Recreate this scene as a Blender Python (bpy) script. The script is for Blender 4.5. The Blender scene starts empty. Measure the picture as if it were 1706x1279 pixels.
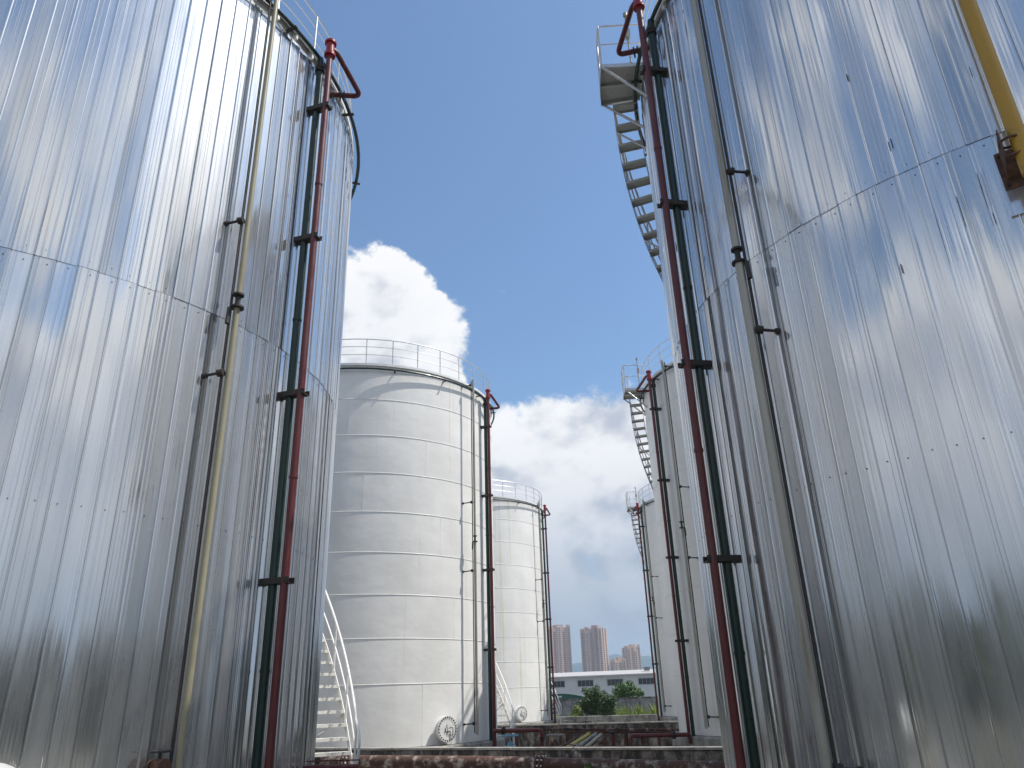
import bpy, math, random
from mathutils import Vector, Matrix
R_ = math.radians
rng = random.Random(7)
sc = bpy.context.scene
col = sc.collection

# ------------------------------------------------------------------ camera
EYE = 1.45
cd = bpy.data.cameras.new('camera'); cam = bpy.data.objects.new('camera', cd); col.objects.link(cam)
cd.sensor_width = 36.0; cd.lens = 36.0 * 1236.0 / 1706.0; cd.clip_start = 0.1; cd.clip_end = 20000
AX = (0.9890736, -0.08438411, -0.12088312)      # world X, Y, Z written in camera axes (right, down, forward)
AY = (0.14410315, 0.38037091, 0.91353831)
AZ = (-0.03110769, -0.92097627, 0.38837484)
cam.matrix_world = Matrix(((AX[0], -AX[1], -AX[2], 0), (AY[0], -AY[1], -AY[2], 0), (AZ[0], -AZ[1], -AZ[2], EYE), (0, 0, 0, 1)))
sc.camera = cam

# ------------------------------------------------------------------ sky, sun, exposure
SUN_EL, SUN_AZ = 59.0, 83.0                      # azimuth clockwise from +Y (the rows run along +Y)
sd = Vector((math.sin(R_(SUN_AZ)) * math.cos(R_(SUN_EL)), math.cos(R_(SUN_AZ)) * math.cos(R_(SUN_EL)), math.sin(R_(SUN_EL))))
w = bpy.data.worlds.new('World'); sc.world = w; w.use_nodes = True
nt = w.node_tree; nt.nodes.clear()
def N(t, kind, **kw):
    n = t.nodes.new(kind)
    for k, v in kw.items(): setattr(n, k, v)
    return n
def setin(t, sock, v):
    if isinstance(v, bpy.types.NodeSocket): t.links.new(v, sock)
    else: sock.default_value = v
def math_(t, op, a, b=None, c=None, clamp=False):
    n = N(t, 'ShaderNodeMath', operation=op, use_clamp=clamp)
    for i, v in enumerate((a, b, c)):
        if v is not None: setin(t, n.inputs[i], v)
    return n.outputs[0]
def vmath(t, op, a, b=None):
    n = N(t, 'ShaderNodeVectorMath', operation=op)
    setin(t, n.inputs[0], a)
    if b is not None:
        if op == 'SCALE': setin(t, n.inputs['Scale'], b)
        else: setin(t, n.inputs[1], b)
    return n.outputs['Value'] if op == 'DOT_PRODUCT' else n.outputs[0]
def smooth(t, v, a, b, lo=0.0, hi=1.0):
    n = N(t, 'ShaderNodeMapRange', interpolation_type='SMOOTHSTEP')
    setin(t, n.inputs[0], v); n.inputs[1].default_value = a; n.inputs[2].default_value = b
    n.inputs[3].default_value = lo; n.inputs[4].default_value = hi
    return n.outputs[0]
def noise(t, vec, scale, detail=4, rough=0.55, dist=0.0):
    n = N(t, 'ShaderNodeTexNoise')
    setin(t, n.inputs['Vector'], vec); n.inputs['Scale'].default_value = scale
    n.inputs['Detail'].default_value = detail; n.inputs['Roughness'].default_value = rough; n.inputs['Distortion'].default_value = dist
    return n.outputs[0]
def mixc(t, fac, a, b, mode='MIX'):
    n = N(t, 'ShaderNodeMix', data_type='RGBA', blend_type=mode)
    setin(t, n.inputs[0], fac); setin(t, n.inputs[6], a); setin(t, n.inputs[7], b)
    return n.outputs[2]

sky = N(nt, 'ShaderNodeTexSky', sky_type='NISHITA', sun_disc=False)
sky.sun_elevation = R_(SUN_EL); sky.sun_rotation = R_(SUN_AZ); sky.air_density = 1.15; sky.dust_density = 0.9; sky.ozone_density = 2.2
tc = N(nt, 'ShaderNodeTexCoord')
d = vmath(nt, 'NORMALIZE', tc.outputs['Generated'])
sep = N(nt, 'ShaderNodeSeparateXYZ'); nt.links.new(d, sep.inputs[0]); ez = sep.outputs[2]
warp = N(nt, 'ShaderNodeMapping'); nt.links.new(d, warp.inputs[0]); warp.inputs['Scale'].default_value = (1, 1, 1.35); warp.inputs['Location'].default_value = (3.1, 1.7, 0.4)
dn = warp.outputs[0]
n1 = noise(nt, dn, 3.4, 9, 0.56, 0.15)
n1s = noise(nt, vmath(nt, 'ADD', dn, (0.055 * sd.x, 0.055 * sd.y - 0.01, 0.06)), 3.4, 5, 0.56, 0.15)
n2 = noise(nt, dn, 15.0, 8, 0.68, 0.25)
wn = N(nt, 'ShaderNodeTexNoise'); nt.links.new(dn, wn.inputs['Vector']); wn.inputs['Scale'].default_value = 7.0; wn.inputs['Detail'].default_value = 6; wn.inputs['Roughness'].default_value = 0.6
dw = vmath(nt, 'NORMALIZE', vmath(nt, 'ADD', d, vmath(nt, 'SCALE', vmath(nt, 'SUBTRACT', wn.outputs['Color'], (0.5, 0.5, 0.5)), 0.17)))
band = smooth(nt, ez, 0.31, 0.43, 0.22, -0.14)
fr = smooth(nt, vmath(nt, 'DOT_PRODUCT', d, (-0.14, 0.84, 0.52)), 0.35, 0.85, 1.0, 0.0)     # the blue opening lies ahead, broken cloud elsewhere (mirrored in the clad tanks)
band = math_(nt, 'ADD', band, math_(nt, 'MULTIPLY', fr, smooth(nt, ez, 0.50, 1.0, 0.215, 0.09)))           # cloud bank low all round, scattered clouds above
bias = band
for b, a0, amp in [((-0.32, 0.81, 0.50), 7.0, 0.20), ((-0.272, 0.85, 0.447), 7.5, 0.28), ((-0.148, 0.778, 0.611), 3.0, 0.24),
                   ((-0.112, 0.868, 0.484), 3.6, 0.20), ((-0.01, 0.905, 0.415), 6, 0.10), ((-0.02, 0.985, 0.15), 9, -0.10)]:
    bv = Vector(b).normalized()
    dt = vmath(nt, 'DOT_PRODUCT', dw, tuple(bv))
    bias = math_(nt, 'ADD', bias, smooth(nt, dt, math.cos(R_(a0)), 1.0, 0.0, amp))
cov = math_(nt, 'ADD', math_(nt, 'ADD', math_(nt, 'MULTIPLY_ADD', n2, 0.34, -0.17), n1), bias)
dens = smooth(nt, cov, 0.525, 0.62)
lit = math_(nt, 'SUBTRACT', n1, n1s)
light = smooth(nt, math_(nt, 'ADD', math_(nt, 'MULTIPLY_ADD', n2, 0.07, -0.035), lit), -0.085, 0.05)
thick = smooth(nt, cov, 0.62, 0.92)
lowdim = smooth(nt, ez, 0.03, 0.34, 0.12, 1.0)
cl_white = (7.3, 7.25, 7.2, 1); cl_grey = (3.7, 3.95, 4.5, 1)
ccol = mixc(nt, math_(nt, 'MULTIPLY', light, math_(nt, 'MULTIPLY_ADD', thick, -0.10, 1.0)), cl_grey, cl_white)
ccol = mixc(nt, lowdim, (2.6, 3.05, 3.8, 1), ccol)
dens = math_(nt, 'MULTIPLY', dens, smooth(nt, ez, -0.02, 0.10, 0.25, 1.0))
skyc = mixc(nt, 1.0, sky.outputs[0], (0.86, 1.0, 1.09, 1), 'MULTIPLY')
fin = mixc(nt, math_(nt, 'MULTIPLY', dens, 0.96), skyc, ccol)
bg = N(nt, 'ShaderNodeBackground'); nt.links.new(fin, bg.inputs[0]); bg.inputs[1].default_value = 0.10
wo = N(nt, 'ShaderNodeOutputWorld'); nt.links.new(bg.outputs[0], wo.inputs[0])

sl = bpy.data.lights.new('sun', 'SUN'); sun = bpy.data.objects.new('sun', sl); col.objects.link(sun)
sl.energy = 3.6; sl.angle = R_(0.55); sl.color = (1.0, 0.95, 0.87)
sun.rotation_euler = sd.to_track_quat('Z', 'Y').to_euler(); sun.location = (40, 0, 60)
vs = sc.view_settings; vs.view_transform = 'Standard'; vs.look = 'None'; vs.exposure = 0.55; vs.gamma = 1.0; vs.use_curve_mapping = False
sc.render.engine = 'CYCLES'
sc.cycles.use_denoising = True; sc.cycles.max_bounces = 7; sc.cycles.volume_bounces = 0; sc.cycles.sample_clamp_indirect = 6.0

# ------------------------------------------------------------------ materials
def new_mat(name):
    m = bpy.data.materials.new(name); m.use_nodes = True
    t = m.node_tree; b = t.nodes['Principled BSDF']
    return m, t, b
def world_pos(t, scale=(1, 1, 1)):
    g = N(t, 'ShaderNodeNewGeometry'); mp = N(t, 'ShaderNodeMapping'); t.links.new(g.outputs['Position'], mp.inputs[0]); mp.inputs['Scale'].default_value = scale
    return mp.outputs[0]
def bump(t, b, h, strength, dist):
    n = N(t, 'ShaderNodeBump'); n.inputs['Strength'].default_value = strength; n.inputs['Distance'].default_value = dist
    t.links.new(h, n.inputs['Height']); t.links.new(n.outputs[0], b.inputs['Normal'])
def rgb(c): return (c[0], c[1], c[2], 1)
def mat_paint(name, c, rough=0.45, wear=None, wear_amt=0.3, scale=3.0, streak=False, metal=0.0, spread=0.12, bumps=0.002):
    """paint or plain surface: two-scale tone variation, worn patches of another colour with a shape of their own"""
    m, t, b = new_mat(name)
    p = world_pos(t); n = noise(t, p, scale, 6, 0.6)
    c1 = mixc(t, n, rgb([x * (1 - spread) for x in c]), rgb([min(1, x * (1 + spread)) for x in c]))
    if wear:
        q = world_pos(t, (1.6, 1.6, 0.1) if streak else (1, 1, 1))
        k = smooth(t, noise(t, q, scale * 1.3, 8, 0.65), 0.62 - wear_amt * 0.3, 0.78 - wear_amt * 0.2)
        c1 = mixc(t, k, c1, rgb(wear))
    t.links.new(c1, b.inputs['Base Color'])
    t.links.new(smooth(t, n, 0.3, 0.7, max(0.05, rough - 0.08), min(1, rough + 0.1)), b.inputs['Roughness'])
    b.inputs['Metallic'].default_value = metal
    bump(t, b, noise(t, p, scale * 9, 5, 0.6), 0.5, bumps)
    return m
def mat_aluminium():
    m, t, b = new_mat('aluminium_sheet')
    o = N(t, 'ShaderNodeTexCoord'); oi = N(t, 'ShaderNodeObjectInfo'); rnd = oi.outputs['Random']
    off = N(t, 'ShaderNodeCombineXYZ'); setin(t, off.inputs[0], math_(t, 'MULTIPLY', rnd, 57.0)); setin(t, off.inputs[2], math_(t, 'MULTIPLY', rnd, 91.0))
    pv = vmath(t, 'ADD', o.outputs['Object'], off.outputs[0])
    def mp(s):
        n = N(t, 'ShaderNodeMapping'); t.links.new(pv, n.inputs[0]); n.inputs['Scale'].default_value = s; return n.outputs[0]
    streak = noise(t, mp((26, 26, 0.10)), 1.6, 5, 0.6)
    wide = noise(t, mp((5, 5, 0.06)), 1.3, 3, 0.5)
    dull = noise(t, mp((2.0, 2.0, 0.30)), 1.2, 5, 0.6)
    base = mixc(t, streak, (0.60, 0.615, 0.63, 1), (0.80, 0.82, 0.84, 1))
    base = mixc(t, math_(t, 'MULTIPLY', rnd, 0.55), base, (0.54, 0.545, 0.545, 1))
    odd = math_(t, 'FRACT', math_(t, 'MULTIPLY', rnd, 37.7))
    base = mixc(t, math_(t, 'MULTIPLY', smooth(t, odd, 0.86, 0.90), 0.45), base, (0.40, 0.405, 0.41, 1))
    base = mixc(t, math_(t, 'MULTIPLY', smooth(t, wide, 0.5, 0.7), 0.25), base, (0.64, 0.61, 0.53, 1))
    t.links.new(base, b.inputs['Base Color']); b.inputs['Metallic'].default_value = 0.95
    r1 = math_(t, 'MULTIPLY_ADD', streak, 0.09, 0.035)
    t.links.new(math_(t, 'ADD', r1, math_(t, 'MULTIPLY', smooth(t, dull, 0.35, 0.7), 0.07)), b.inputs['Roughness'])
    h = math_(t, 'ADD', math_(t, 'MULTIPLY', noise(t, mp((9, 9, 0.08)), 1.3, 2, 0.5), 1.0), math_(t, 'MULTIPLY', noise(t, mp((1, 1, 0.22)), 2.2, 2, 0.5), 2.2))
    bump(t, b, h, 0.4, 0.006)
    b2 = N(t, 'ShaderNodeBsdfPrincipled'); t.links.new(base, b2.inputs['Base Color']); b2.inputs['Metallic'].default_value = 0.9; b2.inputs['Roughness'].default_value = 0.40
    t.links.new(b.inputs['Normal'].links[0].from_socket, b2.inputs['Normal'])
    mx = N(t, 'ShaderNodeMixShader'); setin(t, mx.inputs[0], smooth(t, dull, 0.3, 0.7, 0.15, 0.34)); t.links.new(b.outputs[0], mx.inputs[1]); t.links.new(b2.outputs[0], mx.inputs[2])
    t.links.new(mx.outputs[0], t.nodes['Material Output'].inputs['Surface'])
    return m
def mat_white_shell():
    m, t, b = new_mat('white_tank_paint')
    p = world_pos(t); n = noise(t, world_pos(t, (1, 1, 0.7)), 0.7, 6, 0.6)
    c = mixc(t, smooth(t, n, 0.3, 0.7), (0.745, 0.74, 0.715, 1), (0.82, 0.815, 0.79, 1))
    st = noise(t, world_pos(t, (2.6, 2.6, 0.05)), 2.0, 7, 0.66)
    c = mixc(t, math_(t, 'MULTIPLY', smooth(t, st, 0.56, 0.78), 0.42), c, (0.52, 0.51, 0.45, 1))
    gp_ = N(t, 'ShaderNodeNewGeometry'); sp_ = N(t, 'ShaderNodeSeparateXYZ'); t.links.new(gp_.outputs['Position'], sp_.inputs[0])
    yl = math_(t, 'MULTIPLY_ADD', smooth(t, sp_.outputs[1], 44, 45), 0.055, noise(t, world_pos(t, (1.3, 1.3, 0.02)), 2.3, 4, 0.6))
    c = mixc(t, math_(t, 'MULTIPLY', smooth(t, yl, 0.66, 0.74), 0.5), c, (0.60, 0.54, 0.33, 1))
    t.links.new(c, b.inputs['Base Color'])
    t.links.new(smooth(t, n, 0.3, 0.7, 0.38, 0.55), b.inputs['Roughness'])
    b.inputs['Specular IOR Level'].default_value = 0.4
    bump(t, b, noise(t, world_pos(t, (1, 1, 1.4)), 1.1, 3, 0.5), 0.35, 0.05)
    return m
def mat_concrete(name, lo=(0.16, 0.155, 0.145), hi=(0.36, 0.35, 0.32), stain=(0.05, 0.048, 0.045), k0=0.46, k1=0.68, sc_=1.9):
    m, t, b = new_mat(name)
    p = world_pos(t); n = noise(t, p, 1.7, 8, 0.65)
    c = mixc(t, smooth(t, n, 0.3, 0.7), rgb(lo), rgb(hi))
    k = smooth(t, noise(t, world_pos(t, (1, 1, 0.45)), sc_, 8, 0.7, 0.4), k0, k1)
    c = mixc(t, math_(t, 'MULTIPLY', k, 0.85), c, rgb(stain))
    t.links.new(c, b.inputs['Base Color']); b.inputs['Roughness'].default_value = 0.9
    bump(t, b, noise(t, p, 14, 6, 0.65), 0.6, 0.012)
    return m
def mat_leaf(name, a, c):
    m, t, b = new_mat(name)
    p = world_pos(t); n = noise(t, p, 6.0, 3, 0.6); r = noise(t, p, 1.1, 3, 0.5)
    t.links.new(mixc(t, smooth(t, math_(t, 'MULTIPLY_ADD', r, 0.5, math_(t, 'MULTIPLY', n, 0.5)), 0.35, 0.65), rgb(a), rgb(c)), b.inputs['Base Color'])
    b.inputs['Roughness'].default_value = 0.5
    b.inputs['Subsurface Weight'].default_value = 0.0
    return m
M = {}
M['alu'] = mat_aluminium()
M['white'] = mat_white_shell()
M['trim_white'] = mat_paint('white_trim_paint', (0.74, 0.74, 0.72), 0.45, (0.42, 0.38, 0.32), 0.12, 5)
M['galv'] = mat_paint('galvanised_steel', (0.50, 0.51, 0.52), 0.42, (0.36, 0.35, 0.33), 0.3, 6, metal=0.55)
M['tread'] = mat_paint('tread_steel', (0.46, 0.46, 0.44), 0.6, (0.28, 0.24, 0.19), 0.22, 7)
M['tread_white'] = mat_paint('white_tread_paint', (0.72, 0.71, 0.66), 0.5, (0.33, 0.24, 0.17), 0.32, 9)
M['red'] = mat_paint('red_pipe_paint', (0.105, 0.014, 0.016), 0.40, (0.15, 0.058, 0.045), 0.40, 4, True, spread=0.3)
M['redfit'] = mat_paint('red_fitting_paint', (0.27, 0.012, 0.02), 0.35)
M['green'] = mat_paint('dark_green_pipe_paint', (0.008, 0.030, 0.023), 0.35, (0.012, 0.018, 0.018), 0.2, 4)
M['grey_pipe'] = mat_paint('weathered_cream_pipe_paint', (0.31, 0.285, 0.19), 0.42, (0.24, 0.19, 0.10), 0.3, 3, True)
M['steel_pipe'] = mat_paint('grey_steel_pipe', (0.36, 0.345, 0.30), 0.38, (0.20, 0.175, 0.13), 0.35, 3, True, 0.35)
M['dark'] = mat_paint('dark_rusty_iron', (0.028, 0.024, 0.022), 0.6, (0.07, 0.035, 0.02), 0.3, 8)
M['rust'] = mat_paint('rusty_pipe_flaking_white', (0.085, 0.042, 0.03), 0.8, (0.46, 0.40, 0.35), 0.46, 3.4, spread=0.45, bumps=0.008)
M['rust2'] = mat_paint('brown_rust', (0.10, 0.05, 0.032), 0.8, (0.20, 0.10, 0.06), 0.4, 8)
M['yellow'] = mat_paint('yellow_pipe_paint', (0.46, 0.26, 0.018), 0.4, (0.30, 0.18, 0.03), 0.2, 3)
M['blue'] = mat_paint('blue_valve_paint', (0.10, 0.25, 0.36), 0.5)
M['conc'] = mat_concrete('stained_concrete')
M['conc_dark'] = mat_concrete('dark_stained_concrete', (0.075, 0.066, 0.06), (0.30, 0.275, 0.25), (0.018, 0.016, 0.015), 0.40, 0.58, 3.2)
M['render_wall'] = mat_concrete('weathered_cement_render', (0.13, 0.135, 0.14), (0.26, 0.265, 0.265), (0.07, 0.07, 0.07))
M['cap'] = mat_concrete('pale_concrete_cap', (0.22, 0.21, 0.19), (0.42, 0.40, 0.36), (0.12, 0.11, 0.10))
M['ground'] = mat_concrete('yard_ground', (0.20, 0.19, 0.17), (0.33, 0.315, 0.285), (0.11, 0.105, 0.09))
M['leaf'] = mat_leaf('dark_leaf', (0.028, 0.060, 0.014), (0.075, 0.135, 0.030))
M['leaf2'] = mat_leaf('mid_leaf', (0.045, 0.10, 0.022), (0.11, 0.20, 0.045))
M['leaf3'] = mat_leaf('yellow_green_leaf', (0.11, 0.17, 0.03), (0.22, 0.28, 0.06))
M['leaf_far'] = mat_leaf('deep_green_leaf', (0.018, 0.036, 0.012), (0.042, 0.07, 0.02))  # deep green foliage of the tree belt
M['bark'] = mat_paint('bark', (0.10, 0.075, 0.055), 0.9, None, 0, 9)
M['siding'] = mat_paint('pale_grey_siding', (0.45, 0.475, 0.49), 0.5, (0.37, 0.39, 0.40), 0.15, 0.5, True)
M['roofsheet'] = mat_paint('pale_roof_sheet', (0.46, 0.44, 0.42), 0.45, None, 0, 0.4)
M['glass'] = mat_paint('dark_window_glass', (0.035, 0.042, 0.05), 0.12, None, 0, 1.0, bumps=0.0)
M['frame'] = mat_paint('grey_window_frame', (0.20, 0.21, 0.22), 0.5)
M['canopy'] = mat_paint('green_canopy_sheet', (0.012, 0.075, 0.055), 0.4)
M['tower'] = mat_paint('pinkish_tower_render', (0.42, 0.29, 0.225), 0.8, None, 0, 0.05)
M['tower2'] = mat_paint('beige_tower_render', (0.52, 0.37, 0.26), 0.8, None, 0, 0.05)
M['tpier'] = mat_paint('pale_tower_pier', (0.62, 0.47, 0.37), 0.8, None, 0, 0.05)
M['twin'] = mat_paint('tower_window_glass', (0.10, 0.095, 0.10), 0.2, None, 0, 0.05, bumps=0.0)
M['hill'] = mat_leaf('forest_hill', (0.03, 0.055, 0.03), (0.05, 0.08, 0.04))

# ------------------------------------------------------------------ mesh helpers
class MB:
    def __init__(s): s.v = []; s.f = []
    def add(s, vs, fs):
        o = len(s.v); s.v += [tuple(p) for p in vs]; s.f += [tuple(i + o for i in f) for f in fs]; return s
    def box(s, c, sz, rot=None):
        hx, hy, hz = sz[0] / 2, sz[1] / 2, sz[2] / 2
        P = [Vector((x, y, z)) for x in (-hx, hx) for y in (-hy, hy) for z in (-hz, hz)]
        if rot is not None: P = [rot @ p for p in P]
        C = Vector(c)
        return s.add([C + p for p in P], [(0, 1, 3, 2), (4, 6, 7, 5), (0, 4, 5, 1), (2, 3, 7, 6), (0, 2, 6, 4), (1, 5, 7, 3)])
    def tube(s, pts, r, n=10, cap=True, closed=False):
        P = [Vector(p) for p in pts]; rs = r if isinstance(r, (list, tuple)) else [r] * len(P)
        m = len(P); tan = []
        for i in range(m):
            a = P[(i - 1) % m] if (closed or i > 0) else P[i]; b = P[(i + 1) % m] if (closed or i < m - 1) else P[i]
            tan.append((b - a).normalized())
        u = tan[0].orthogonal().normalized() if abs(tan[0].z) > 0.9 else tan[0].cross(Vector((0, 0, 1))).normalized()
        vs = []
        for i in range(m):
            u = (u - tan[i] * u.dot(tan[i])).normalized(); v = tan[i].cross(u)
            for k in range(n):
                a = 2 * math.pi * k / n; vs.append(P[i] + (u * math.cos(a) + v * math.sin(a)) * rs[i])
        fs = []
        for i in range(m if closed else m - 1):
            j = (i + 1) % m
            for k in range(n): fs.append((i * n + k, i * n + (k + 1) % n, j * n + (k + 1) % n, j * n + k))
        if cap and not closed: fs += [tuple(range(n))[::-1], tuple((m - 1) * n + k for k in range(n))]
        return s.add(vs, fs)
    def disc(s, c, axis, r, h, n=16): 
        a = Vector(axis).normalized() * h / 2; C = Vector(c)
        return s.tube([C - a, C + a], r, n)
    def mesh(s, name, m, smooth_=False, sharp=35):
        me = bpy.data.meshes.new(name); me.from_pydata(s.v, [], s.f); me.materials.append(m)
        if smooth_:
            me.polygons.foreach_set('use_smooth', [True] * len(me.polygons))
            me.set_sharp_from_angle(angle=R_(sharp))
        me.update(); return me
    def build(s, name, m, parent=None, smooth_=False, loc=(0, 0, 0), rz=0.0, sharp=35):
        return link(name, s.mesh(name, m, smooth_, sharp), parent, loc, rz)
def link(name, me, parent=None, loc=(0, 0, 0), rz=0.0):
    o = bpy.data.objects.new(name, me); col.objects.link(o); o.parent = parent; o.location = loc; o.rotation_euler = (0, 0, rz); return o
def empty(name, loc=(0, 0, 0), rz=0.0):
    o = bpy.data.objects.new(name, None); col.objects.link(o); o.location = loc; o.rotation_euler = (0, 0, rz); o.empty_display_size = 0.3; return o
def tag(o, label=None, cat=None, group=None, kind=None):
    if label: o['label'] = label
    if cat: o['category'] = cat
    if group: o['group'] = group
    if kind: o['kind'] = kind
    return o
def fillet(pts, r, n=6):
    P = [Vector(p) for p in pts]; out = [P[0]]
    for i in range(1, len(P) - 1):
        a = (P[i - 1] - P[i]); b = (P[i + 1] - P[i]); rr = min(r, a.length * 0.49, b.length * 0.49)
        A = P[i] + a.normalized() * rr; B = P[i] + b.normalized() * rr
        for k in range(n + 1):
            t = k / n; out.append(A * (1 - t) ** 2 + P[i] * 2 * t * (1 - t) + B * t * t)
    out.append(P[-1]); return out
def pol(r, deg, z): a = R_(deg); return Vector((r * math.sin(a), -r * math.cos(a), z))
def rotz(deg): return Matrix.Rotation(R_(deg), 3, 'Z')
CACHE = {}
def cached(key, fn):
    if key not in CACHE: CACHE[key] = fn()
    return CACHE[key]

# ------------------------------------------------------------------ ground and far terrain
GZ = -0.95
g = MB(); S = 4300
g.add([(-S, -S, GZ), (S, -S, GZ), (S, S, GZ), (-S, S, GZ)], [(0, 1, 2, 3)])
tag(g.build('ground', M['ground']), kind='structure')
M['dark_ground'] = mat_concrete('added_dark_ground', (0.055, 0.052, 0.038), (0.115, 0.105, 0.075), (0.04, 0.05, 0.025))
for nm, (x0, x1, y0, y1) in (('added_dark_lot', (-90, 90, -90, 3.5)), ('added_dark_strip', (-90, -18.5, 3.5, 120)), ('added_dark_strip', (14.5, 90, 3.5, 120))):  # unseen dark ground sheets, added to darken the reflections low in the clad tanks
    g = MB(); g.add([(x0, y0, GZ + .005), (x1, y0, GZ + .005), (x1, y1, GZ + .005), (x0, y1, GZ + .005)], [(0, 1, 2, 3)]); tag(g.build(nm, M['dark_ground']), kind='structure')
def ridge(name, y, prof, depth, seed):
    r = random.Random(seed); vs = []; fs = []; n = len(prof)
    rows = [(0.0, 0.0), (0.35, 0.55), (0.7, 0.88), (1.0, 1.0), (1.4, 0.5), (1.8, 0.0)]
    for dy, k in rows:
        for x, h in prof: vs.append((x + r.uniform(-6, 6), y + dy * depth + r.uniform(-10, 10), GZ - 0.05 + max(0, h * k * (1 + r.uniform(-.05, .05) * (k < 1)))))
    for a in range(len(rows) - 1):
        for i in range(n - 1): fs.append((a * n + i, a * n + i + 1, (a + 1) * n + i + 1, (a + 1) * n + i))
    m = MB(); m.add(vs, fs); tag(m.build(name, M['hill'], smooth_=True, sharp=180), kind='structure')
prof = []
key = [(-3000, 60), (-1500, 120), (-700, 150), (-330, 126), (-224, 137), (-140, 150), (-88, 165), (-44, 172), (0, 160), (68, 158), (126, 153), (260, 175), (600, 140), (1400, 160), (3000, 70)]
for (x0, h0), (x1, h1) in zip(key, key[1:]):
    n = max(2, int((x1 - x0) / 40)); n = min(n, 14)
    for k in range(n):
        t = k / n; prof.append((x0 + (x1 - x0) * t, h0 + (h1 - h0) * (t * t * (3 - 2 * t)) + rng.uniform(-3, 3)))
prof.append(key[-1])
ridge('hills', 3350, prof, 350, 3)

# ------------------------------------------------------------------ tanks
H_TOP, H_RING = 13.92, 13.65
SEAMS = [0.0] + [12.4 - 1.489 * k for k in range(7, -1, -1)] + [H_TOP]
def shell_plate(R, h, key):
    def make():
        m = MB(); seg, rows = 20, 7; vs = []
        for j in range(rows):
            t = j / (rows - 1); z = h * t; rr = R - 0.006 * (abs(2 * t - 1) ** 3)
            for i in range(seg + 1):
                a = 60.0 * i / seg - 30; vs.append(pol(rr, a, z))
        fs = [(j * (seg + 1) + i, j * (seg + 1) + i + 1, (j + 1) * (seg + 1) + i + 1, (j + 1) * (seg + 1) + i) for j in range(rows - 1) for i in range(seg)]
        m.add(vs, fs); return m.mesh('shell_plate', M['white'], True, 60)
    return cached(('plate', R, round(h, 3)), make)
def ring_tube(R, z, r, n=96, sides=8, a0=0, a1=360):
    if a1 - a0 >= 360: return MB().tube([pol(R, 360 * i / n, z) for i in range(n)], r, sides, closed=True)
    return MB().tube([pol(R, a0 + (a1 - a0) * i / n, z) for i in range(n + 1)], r, sides)
def alu_panel(R, h, var, seed):
    def make():
        r = random.Random(seed)
        wdt = 2 * math.pi * R / 150
        prof = [(0, 1), (.003, 20), (.012, 22), (.017, 6), (.024, 0)]
        pos = sorted(r.sample([.05, .072, .094, .118, .142, .166, .19, .214], r.choice((2, 3, 3, 4))))
        last = .024
        for p in pos:
            p += r.uniform(-.006, .006); hh = r.choice((1.5, 2.2, 3.5, 5.5)); ww = r.uniform(.003, .008)
            prof += [((last + p) / 2, .5), (p, 0), (p + .003, hh), (p + .003 + ww, hh), (p + .006 + ww, 0)]; last = p + .006 + ww
        prof += [((last + wdt) / 2, .5), (wdt + .003, 0)]
        rows = 9; m = MB(); vs = []
        lf = [[r.uniform(-1, 1) for _ in range(4)] for _ in range(rows)]
        for j in range(rows):
            z = h * j / (rows - 1)
            for u, dmm in prof:
                k = min(2.999, u / wdt * 3); i = int(k); t = k - i
                wob = (lf[j][i] * (1 - t) + lf[j][i + 1] * t) * 0.0011 if 0 < j < rows - 1 else 0
                vs.append(pol(R + dmm / 1000.0 + wob, math.degrees((u - wdt / 2) / R), z))
        n = len(prof)
        m.add(vs, [(j * n + i, j * n + i + 1, (j + 1) * n + i + 1, (j + 1) * n + i) for j in range(rows - 1) for i in range(n - 1)])
        return m.mesh('cladding_sheet', M['alu'], True, 10)
    return cached(('alu', R, round(h, 3), var), make)

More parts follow.
